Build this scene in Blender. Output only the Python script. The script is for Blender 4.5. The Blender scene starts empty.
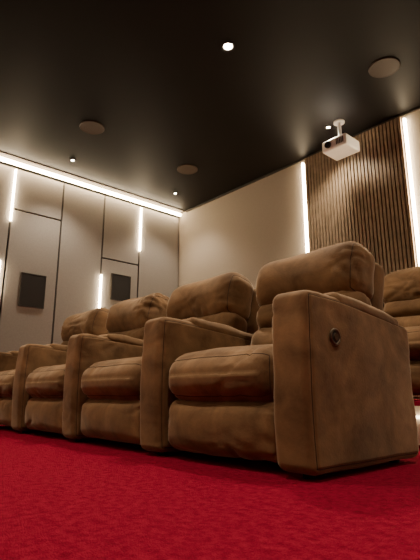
import bpy, bmesh, math, random
from mathutils import Vector, noise, Matrix
random.seed(4)
S = bpy.context.scene
COL = S.collection

# ---------------------------------------------------------------- materials
def new_mat(name):
    m = bpy.data.materials.new(name); m.use_nodes = True
    nt = m.node_tree
    return m, nt, nt.nodes["Principled BSDF"]

def noise_mat(name, c1, c2, scale, rough=.8, bump=0.0, bscale=200, sheen=0.0, spec=.3, detail=5, lo=.35, hi=.65, metallic=0, bdist=.002, stint=(1, .78, .55), distort=0.0, brough=.5):
    m, nt, b = new_mat(name)
    tc = nt.nodes.new("ShaderNodeTexCoord")
    n = nt.nodes.new("ShaderNodeTexNoise"); n.inputs["Scale"].default_value = scale; n.inputs["Detail"].default_value = detail
    n.inputs["Distortion"].default_value = distort; n.inputs["Roughness"].default_value = brough
    r = nt.nodes.new("ShaderNodeValToRGB")
    r.color_ramp.elements[0].position = lo; r.color_ramp.elements[0].color = (*c1, 1)
    r.color_ramp.elements[1].position = hi; r.color_ramp.elements[1].color = (*c2, 1)
    nt.links.new(tc.outputs["Object"], n.inputs["Vector"])
    nt.links.new(n.outputs["Fac"], r.inputs["Fac"])
    nt.links.new(r.outputs["Color"], b.inputs["Base Color"])
    b.inputs["Roughness"].default_value = rough
    b.inputs["Specular IOR Level"].default_value = spec
    b.inputs["Metallic"].default_value = metallic
    if sheen:
        b.inputs["Sheen Weight"].default_value = sheen
        b.inputs["Sheen Roughness"].default_value = .35
        b.inputs["Sheen Tint"].default_value = (*stint, 1)
    if bump:
        n2 = nt.nodes.new("ShaderNodeTexNoise"); n2.inputs["Scale"].default_value = bscale; n2.inputs["Detail"].default_value = 4
        bp = nt.nodes.new("ShaderNodeBump"); bp.inputs["Strength"].default_value = bump; bp.inputs["Distance"].default_value = bdist
        nt.links.new(tc.outputs["Object"], n2.inputs["Vector"])
        nt.links.new(n2.outputs["Fac"], bp.inputs["Height"])
        nt.links.new(bp.outputs["Normal"], b.inputs["Normal"])
    return m

def emit_mat(name, col, st):
    m, nt, b = new_mat(name)
    b.inputs["Base Color"].default_value = (*col, 1)
    b.inputs["Emission Color"].default_value = (*col, 1)
    b.inputs["Emission Strength"].default_value = st
    return m

SUEDE = noise_mat("brown_suede", (.078, .041, .018), (.200, .112, .052), 5.5, rough=.85, bump=.4, bscale=110, sheen=.35, spec=.12, detail=10, lo=.33, hi=.70, distort=.35, brough=.58)
SEAMM = noise_mat("suede_seam", (.035, .018, .008), (.05, .026, .012), 30, rough=.9)
BLACK = noise_mat("black_base", (.008, .007, .006), (.014, .012, .01), 20, rough=.7)
CARPET = noise_mat("red_carpet", (.23, .006, .022), (.47, .017, .052), 38, rough=1, bump=1.0, bscale=230, spec=.02, detail=15, lo=.33, hi=.67, bdist=.03, brough=.72)
CEIL = noise_mat("dark_ceiling", (.0045, .0033, .0024), (.0055, .004, .003), 3, rough=.55, spec=.13)
FABRIC = noise_mat("beige_wall_fabric", (.265, .225, .178), (.29, .247, .197), 120, rough=.95, bump=.1, bscale=400)
PANEL = noise_mat("greige_panel", (.23, .21, .185), (.25, .229, .203), 60, rough=.8)
GAP = noise_mat("panel_gap", (.008, .007, .006), (.012, .01, .008), 30, rough=.8)
SLAT = noise_mat("dark_walnut_slat", (.21, .15, .09), (.29, .21, .135), 14, rough=.5)
SLATB = noise_mat("slat_backing", (.012, .009, .007), (.016, .012, .009), 14, rough=.8)
SPK = noise_mat("speaker_cloth", (.018, .016, .014), (.03, .027, .024), 300, rough=.9)
GRILLE = noise_mat("ceiling_speaker_grille", (.05, .037, .026), (.065, .048, .033), 200, rough=.6)
WHITE = noise_mat("projector_white", (.82, .80, .76), (.86, .84, .80), 20, rough=.4)
METAL = noise_mat("button_metal", (.10, .075, .05), (.16, .12, .08), 40, rough=.35, metallic=.8)
TRIMB = noise_mat("black_trim", (.02, .016, .012), (.03, .024, .018), 20, rough=.5)
CREAM = noise_mat("cream_riser", (.6, .5, .38), (.66, .55, .42), 20, rough=.6)
COVE_HALO = noise_mat("cove_profile_and_halo_band", (.10, .085, .065), (.12, .10, .08), 20, rough=.8)
LED = emit_mat("led_warm", (1, .78, .50), 65)
LEDW = emit_mat("led_ceiling_line", (1, .78, .50), 65)
DLM = emit_mat("downlight_lens", (1, .88, .70), 60)
STEP = emit_mat("step_led", (1, .80, .55), 8)
SCREEN = emit_mat("screen_fill_glow", (1, .88, .74), .2)  # faint glow added as fill, out of view
LENS = noise_mat("lens_glass", (.01, .01, .015), (.02, .02, .03), 10, rough=.1)

# ---------------------------------------------------------------- helpers
def finish(name, bm, mat, parent=None, smooth=False):
    me = bpy.data.meshes.new(name)
    bm.to_mesh(me); bm.free()
    me.materials.append(mat)
    if smooth:
        for p in me.polygons: p.use_smooth = True
    o = bpy.data.objects.new(name, me); COL.objects.link(o)
    if parent: o.parent = parent
    return o

def add_box(bm, x0, x1, y0, y1, z0, z1, bev=0):
    r = bmesh.ops.create_cube(bm, size=1)
    vs = r["verts"]
    for v in vs:
        v.co = Vector(((x0+x1)/2+v.co.x*(x1-x0), (y0+y1)/2+v.co.y*(y1-y0), (z0+z1)/2+v.co.z*(z1-z0)))
    if bev:
        es = list({e for v in vs for e in v.link_edges})
        bmesh.ops.bevel(bm, geom=es, offset=bev, segments=3, affect='EDGES', profile=.5)

def box(name, x0, x1, y0, y1, z0, z1, mat, parent=None, bev=0):
    bm = bmesh.new(); add_box(bm, x0, x1, y0, y1, z0, z1, bev)
    return finish(name, bm, mat, parent)

def cyl(name, c, r, h, mat, parent=None, axis='Z', r2=None, seg=40, bev=0):
    bm = bmesh.new()
    bmesh.ops.create_cone(bm, cap_ends=True, segments=seg, radius1=r, radius2=r if r2 is None else r2, depth=h)
    if axis == 'X': bmesh.ops.rotate(bm, verts=bm.verts, matrix=Matrix.Rotation(math.pi/2, 3, 'Y'))
    if axis == 'Y': bmesh.ops.rotate(bm, verts=bm.verts, matrix=Matrix.Rotation(math.pi/2, 3, 'X'))
    bmesh.ops.translate(bm, verts=bm.verts, vec=c)
    return finish(name, bm, mat, parent)

def torus(name, c, R, r, mat, parent, axis='Z', a=40, b=10):
    bm = bmesh.new(); rings = []
    for i in range(a):
        t = 2*math.pi*i/a; ring = []
        for j in range(b):
            s = 2*math.pi*j/b
            p = Vector(((R+r*math.cos(s))*math.cos(t), (R+r*math.cos(s))*math.sin(t), r*math.sin(s)))
            if axis == 'X': p = Vector((p.z, p.x, p.y))
            ring.append(bm.verts.new(p+Vector(c)))
        rings.append(ring)
    for i in range(a):
        for j in range(b):
            bm.faces.new((rings[i][j], rings[(i+1) % a][j], rings[(i+1) % a][(j+1) % b], rings[i][(j+1) % b]))
    bmesh.ops.recalc_face_normals(bm, faces=bm.faces)
    return finish(name, bm, mat, parent, True)

def seam_tube(name, pts, r, mat, parent):
    cu = bpy.data.curves.new(name, 'CURVE'); cu.dimensions = '3D'; cu.bevel_depth = r; cu.bevel_resolution = 1
    sp = cu.splines.new('POLY'); sp.points.add(len(pts)-1); sp.use_cyclic_u = True
    for i, p in enumerate(pts): sp.points[i].co = (*p, 1)
    cu.materials.append(mat)
    o = bpy.data.objects.new(name, cu); COL.objects.link(o); o.parent = parent

def axis_samples(h, r, step):
    n = max(2, int(round(2*(h-r)/step)))
    inner = [-(h-r)+2*(h-r)*i/n for i in range(n+1)]
    e = [h-r+r*math.tan(math.radians(45*k/5)) for k in (1, 2, 3, 4, 5)]
    return [-x for x in reversed(e)] + inner + e

def c1(x): return max(-1.0, min(1.0, x))

def soft_box(name, size, r, center, mat, parent, puff=(0, 0, 0), amp=.004, nscale=7, warp=None, step=.014, seed=0, wrinkle=0.0, tilt=0.0, seams=()):
    hx, hy, hz = (s/2 for s in size)
    X, Y, Z = axis_samples(hx, r, step), axis_samples(hy, r, step), axis_samples(hz, r, step)
    bm = bmesh.new(); D = {}
    def vt(i, j, k):
        key = (i, j, k)
        if key not in D:
            D[key] = bm.verts.new((X[i], Y[j], Z[k]))
        return D[key]
    nx, ny, nz = len(X)-1, len(Y)-1, len(Z)-1
    for i in range(nx):
        for j in range(ny):
            bm.faces.new((vt(i, j, nz), vt(i+1, j, nz), vt(i+1, j+1, nz), vt(i, j+1, nz)))
            bm.faces.new((vt(i, j, 0), vt(i, j+1, 0), vt(i+1, j+1, 0), vt(i+1, j, 0)))
    for i in range(nx):
        for k in range(nz):
            bm.faces.new((vt(i, 0, k), vt(i+1, 0, k), vt(i+1, 0, k+1), vt(i, 0, k+1)))
            bm.faces.new((vt(i, ny, k), vt(i, ny, k+1), vt(i+1, ny, k+1), vt(i+1, ny, k)))
    for j in range(ny):
        for k in range(nz):
            bm.faces.new((vt(nx, j, k), vt(nx, j+1, k), vt(nx, j+1, k+1), vt(nx, j, k+1)))
            bm.faces.new((vt(0, j, k), vt(0, j, k+1), vt(0, j+1, k+1), vt(0, j+1, k)))
    for v in bm.verts:
        p = v.co.copy()
        q = Vector((max(-(hx-r), min(hx-r, p.x)), max(-(hy-r), min(hy-r, p.y)), max(-(hz-r), min(hz-r, p.z))))
        d = p-q
        if d.length > 1e-9: p = q+d.normalized()*r
        u, w, t = c1(p.x/hx), c1(p.y/hy), c1(p.z/hz)
        P = Vector((p.x+u*puff[0]*(1-w*w)*(1-t*t), p.y+w*puff[1]*(1-u**4)*(1-t*t), p.z+t*puff[2]*(1-u**4)*(1-w*w)))
        if warp: P = warp(P, u, w, t)
        v.co = P
    bm.normal_update()
    sd = Vector((seed*3.17, seed*1.71, seed*5.3))
    offs = []
    for v in bm.verts:
        s = v.co+sd
        f = amp*noise.noise(s*nscale)
        f += amp*.3*noise.noise(s*nscale*2.6)
        if wrinkle:
            a = noise.noise(Vector((s.x*5+noise.noise(s*4)*1.2, s.y*11, s.z*15)))
            f -= wrinkle*max(0, 1-abs(a)*4.8)**1.5*max(0, noise.noise(s*3.1+Vector((9, 2, 4)))*2+.3)
        offs.append(v.normal*f)
    loops = []
    for face, idx in seams:
        ks = []
        if face in 'FB':
            j = 0 if face == 'F' else ny
            a0, a1, b0, b1 = idx, nx-idx, idx, nz-idx
            ks = [(i, j, b0) for i in range(a0, a1)]+[(a1, j, k) for k in range(b0, b1)]+[(i, j, b1) for i in range(a1, a0, -1)]+[(a0, j, k) for k in range(b1, b0, -1)]
        else:
            i = nx if face == 'R' else 0
            a0, a1, b0, b1 = idx, ny-idx, idx, nz-idx
            ks = [(i, j, b0) for j in range(a0, a1)]+[(i, a1, k) for k in range(b0, b1)]+[(i, j, b1) for j in range(a1, a0, -1)]+[(i, a0, k) for k in range(b1, b0, -1)]
        loops.append([D[k] for k in ks])
        sset = set(loops[-1])
        for n_, v in enumerate(bm.verts):
            if v in sset: offs[n_] = offs[n_]-v.normal*.004
    for v, o in zip(bm.verts, offs): v.co += o
    M = Matrix.Translation(center) @ Matrix.Rotation(tilt, 4, 'X')
    bmesh.ops.transform(bm, matrix=M, verts=bm.verts)
    for n_, lp in enumerate(loops):
        seam_tube(name+"_seam_%d" % n_, [v.co.copy() for v in lp], .0022, SEAMM, parent)
    return finish(name, bm, mat, parent, True)

# ---------------------------------------------------------------- recliner
PITCH = .86; AX = PITCH/2
def arm(parent, cx, tag, seed, button=False):
    D = .755; H = .635
    def warp(P, u, w, t):
        f = (w+1)/2
        if t > 0: P.z -= t*(.085*max(0, f-.1)**1.2)
        if w < 0: P.y -= .010*(1-t*t)
        return P
    soft_box("arm_"+tag, (.176, D, H), .036, (cx, D/2, .02+H/2), SUEDE, parent, puff=(.009, .010, .004), amp=.005, nscale=4.5, warp=warp, seed=seed, wrinkle=.004, seams=(('R', 2), ('L', 2)))
    def wp(P, u, w, t):
        P.z -= .055*((w+1)/2)**1.1
        return P
    soft_box("arm_pad_"+tag, (.166, .50, .065), .030, (cx, .44, .638), SUEDE, parent, puff=(.004, .0, .014), amp=.005, nscale=8, warp=wp, seed=seed+3, wrinkle=.004)
    for k, yy in enumerate((.08, .68)):
        cyl("foot_%s_%d" % (tag, k), (cx, yy, .0125), .022, .025, BLACK, parent)
    if button:
        torus("control_ring_"+tag, (cx+.097, .145, .487), .027, .005, METAL, parent, 'X')
        cyl("control_plate_"+tag, (cx+.095, .145, .487), .027, .008, TRIMB, parent, 'X')
        cyl("control_button_"+tag, (cx+.099, .145, .487), .013, .008, METAL, parent, 'X')

def recliner(loc, seed, left_arm=False, button=False):
    e = bpy.data.objects.new("theater_recliner", None); COL.objects.link(e); e.location = loc
    W = .676
    def ws(P, u, w, t):
        if w < 0 and t > 0: P.z -= .014*w*w
        return P
    soft_box("seat_cushion", (W, .72, .225), .085, (0, .368, .362), SUEDE, e, puff=(0, .034, .03), amp=.006, nscale=5, warp=ws, seed=seed, wrinkle=.010, seams=(('F', 0),))
    soft_box("footrest_panel", (W, .13, .228), .052, (0, .092, .147), SUEDE, e, puff=(0, .036, .0), amp=.006, nscale=5, seed=seed+1, wrinkle=.010)
    box("base_frame", -.30, .30, .15, .80, .03, .26, BLACK, e)
    def wb(P, u, w, t):
        P.y -= .04*u*u
        return P
    def wh(P, u, w, t):
        P.y -= .05*u*u
        if t > 0: P.z -= .035*abs(u)**3*t
        P.y -= .015*(1-t*t)
        return P
    tl = math.radians(-14)
    soft_box("lumbar_cushion", (W-.01, .21, .24), .09, (0, .70, .52), SUEDE, e, puff=(0, .05, .0), amp=.006, nscale=5, warp=wb, seed=seed+2, wrinkle=.011, tilt=tl)
    soft_box("mid_back_cushion", (W-.01, .21, .20), .085, (0, .76, .69), SUEDE, e, puff=(0, .04, .0), amp=.006, nscale=5, warp=wb, seed=seed+4, wrinkle=.012, tilt=tl)
    soft_box("headrest_cushion", (W+.002, .255, .33), .095, (0, .812, .878), SUEDE, e, puff=(0, .042, .028), amp=.008, nscale=5, warp=wh, seed=seed+5, wrinkle=.014, tilt=tl, seams=(('R', 0), ('L', 0)))
    soft_box("back_shell", (W-.03, .115, .74), .045, (0, .850, .60), SUEDE, e, puff=(0, .01, 0), amp=.004, nscale=5, seed=seed+6, tilt=tl)
    arm(e, AX, "right", seed+7, button)
    if left_arm: arm(e, -AX, "left", seed+8)
    return e

Y0 = 1.34
for i in range(4):
    recliner((-1.502-PITCH*i, Y0, 0), 10*i+1, left_arm=(i == 3), button=(i == 0))
PZ = .24
for i in range(3):
    recliner((-1.60+PITCH*i, 3.0, PZ+.002), 60+10*i, left_arm=(i == 0), button=(i == 2))

# ---------------------------------------------------------------- room shell
XL, XR, YB, YF, CZ = -5.42, 2.6, 4.22, -3.4, 3.0
box("floor", XL-.1, XR+.1, YF-.1, YB+.1, -.1, 0, CARPET)
box("ceiling", XL-.1, XR+.1, YF-.1, YB+.1, CZ, CZ+.1, CEIL)
box("wall_left", XL-.15, XL-.03, YF-.1, YB+.1, 0, CZ, GAP)
box("wall_back", XL-.03, XR, YB, YB+.1, 0, CZ, FABRIC)
box("wall_right", XR, XR+.1, YF-.1, YB+.1, 0, CZ, PANEL)
box("wall_front", XL-.03, XR, YF-.1, YF, 0, CZ, FABRIC)
box("floor_riser", XL+.02, XR-.01, 2.6, YB-.05, 0, PZ, CARPET)
box("trim_1", XL+.02, XR-.01, 2.585, 2.599, .02, PZ-.02, CREAM)
box("step_light_strip", XL+.02, XR-.01, 2.570, 2.584, .155, .17, STEP)

seams = [1.71-.6*k for k in range(9, 0, -1)] + [1.71, 2.33, 2.92, 3.50, 4.21]
seams = [s for s in seams if s > YF]
bm = bmesh.new(); g = .011
def col(y0, y1, zs):
    zz = [.02]+zs+[2.93]
    for a, b in zip(zz[:-1], zz[1:]):
        add_box(bm, XL-.03, XL, y0+g, y1-g, a+g, b-g)
idx = seams.index(1.71)
for n, (a, b) in enumerate(zip(seams[:-1], seams[1:])):
    col(a, b, {0: [2.41], 1: [], 2: [2.04], 3: []}[(n-idx) % 4])
finish("wall_left_panelling", bm, PANEL)

def wall_speaker(y0, y1, z0, z1):
    e = bpy.data.objects.new("wall_speaker", None); COL.objects.link(e)
    box("grille", XL+.001, XL+.02, y0, y1, z0, z1, SPK, e, bev=.004)
    bm = bmesh.new(); f = .008
    add_box(bm, XL+.001, XL+.026, y0-f, y1+f, z0-f, z0); add_box(bm, XL+.001, XL+.026, y0-f, y1+f, z1, z1+f)
    add_box(bm, XL+.001, XL+.026, y0-f, y0, z0, z1); add_box(bm, XL+.001, XL+.026, y1, y1+f, z0, z1)
    finish("frame", bm, TRIMB, e)
wall_speaker(1.90, 2.18, 1.27, 1.65)
wall_speaker(3.08, 3.36, 1.50, 1.84)

def led(name, x0, x1, y0, y1, z0, z1, m=LED):
    return box(name, x0, x1, y0, y1, z0, z1, m)
led("led_light_line", XL+.045, XL+.07, YF+.02, YB-.03, 2.935, 2.975, LEDW)
box("trim_3", XL+.001, XL+.04, YF+.02, YB-.03, 2.95, 2.998, COVE_HALO)
box("led_halo_band", XL+.041, XL+.15, YF+.02, YB-.03, 2.990, 2.999, COVE_HALO)  # band lighter than the ceiling, added to imitate the LED line's halo
for (yy, a, b) in ((1.71, 2.25, 2.90), (3.50, 2.25, 2.90), (2.92, 1.05, 1.80), (1.64, 1.35, 1.75), (-.09, 2.25, 2.90)):
    led("led_light_strip", XL+.002, XL+.026, yy-.009, yy+.009, a, b)
for xx in (-3.05, -1.81):
    led("led_light_strip", xx-.009, xx+.009, YB-.036, YB-.002, .27, 2.93)
bm = bmesh.new()
n = 30; w = 1.18/n
for i in range(n):
    add_box(bm, -3.02+i*w+.006, -3.02+(i+1)*w-.006, YB-.034, YB-.0125, .26, 2.97)
sp = finish("slatted_wall_panel", bm, SLAT)
box("backing", -3.02, -1.84, YB-.012, YB-.001, .26, 2.97, SLATB, sp)
box("trim_2", XL+.16, XR, YB-.02, YB-.001, 2.975, 2.998, TRIMB)

# ---------------------------------------------------------------- ceiling fixtures
def downlight(x, y, power, r=.035, ang=110):
    e = bpy.data.objects.new("ceiling_downlight", None); COL.objects.link(e); e.location = (x, y, CZ)
    torus("bezel", (0, 0, -.004), r+.012, .007, TRIMB, e)
    cyl("lens", (0, 0, -.004), r, .006, DLM, e)
    l = bpy.data.lights.new("lamp", 'SPOT'); l.energy = power; l.color = (1, .85, .67)
    l.spot_size = math.radians(ang); l.spot_blend = .6; l.shadow_soft_size = .05
    o = bpy.data.objects.new("lamp", l); COL.objects.link(o); o.parent = e; o.location = (0, 0, -.03)
for x, y, p in ((-2.31, 2.26, 270), (-4.91, 2.19, 95), (-4.85, 3.69, 70), (-2.46, 3.86, 95),
                (-.2, 2.26, 130), (-2.31, .2, 180), (-4.91, .2, 80), (-.1, .2, 150), (1.8, .2, 120), (1.8, 2.26, 80), (-1.1, -1.6, 100), (1.2, -1.6, 100), (-3.4, -1.6, 80), (.2, 3.86, 60)):
    downlight(x, y, p, r=.034 if (x, y) == (-2.31, 2.26) else .016)

def ceil_speaker(x, y):
    e = bpy.data.objects.new("ceiling_speaker", None); COL.objects.link(e); e.location = (x, y, CZ)
    cyl("grille", (0, 0, -.006), .118, .01, GRILLE, e)
    torus("rim", (0, 0, -.005), .122, .008, GRILLE, e)
for x, y in ((-1.6, 3.43), (-4.11, 2.02), (-4.18, 3.36)): ceil_speaker(x, y)

e = bpy.data.objects.new("ceiling_projector", None); COL.objects.link(e); e.location = (-2.33, 3.86, -.08)
box("body", -.14, .14, -.13, .13, 2.73, 2.85, WHITE, e, bev=.018)
cyl("mount_pole", (0, 0, 2.96), .018, .22, WHITE, e)
cyl("mount_plate", (0, 0, 3.07), .055, .015, WHITE, e)
cyl("lens_ring", (-.06, -.135, 2.79), .034, .03, TRIMB, e, 'Y')
cyl("lens", (-.06, -.152, 2.79), .025, .01, LENS, e, 'Y')
bm = bmesh.new()
for k in range(5): add_box(bm, .03+k*.018, .04+k*.018, -.134, -.128, 2.76, 2.82)
finish("vent_grille", bm, TRIMB, e)

e = bpy.data.objects.new("fill_light_screen", None); COL.objects.link(e)
box("fill_screen_surface", -3.6, .8, YF+.02, YF+.03, .7, 2.6, SCREEN, e)  # unseen surface added on the front wall, glows as frontal fill for the chairs
box("fill_screen_frame", -3.66, .86, YF+.001, YF+.018, .64, 2.66, TRIMB, e)

w = bpy.data.worlds.new("World"); S.world = w; w.use_nodes = True
w.node_tree.nodes["Background"].inputs[0].default_value = (.05, .04, .03, 1)
w.node_tree.nodes["Background"].inputs[1].default_value = .3

cam = bpy.data.cameras.new("Camera"); co = bpy.data.objects.new("Camera", cam); COL.objects.link(co)
co.location = (0, 0, .285); co.rotation_euler = (math.radians(103.6), 0, math.radians(48.2))
cam.sensor_fit = 'VERTICAL'; cam.sensor_height = 36; cam.lens = 36*470/560; cam.clip_start = .02
S.camera = co
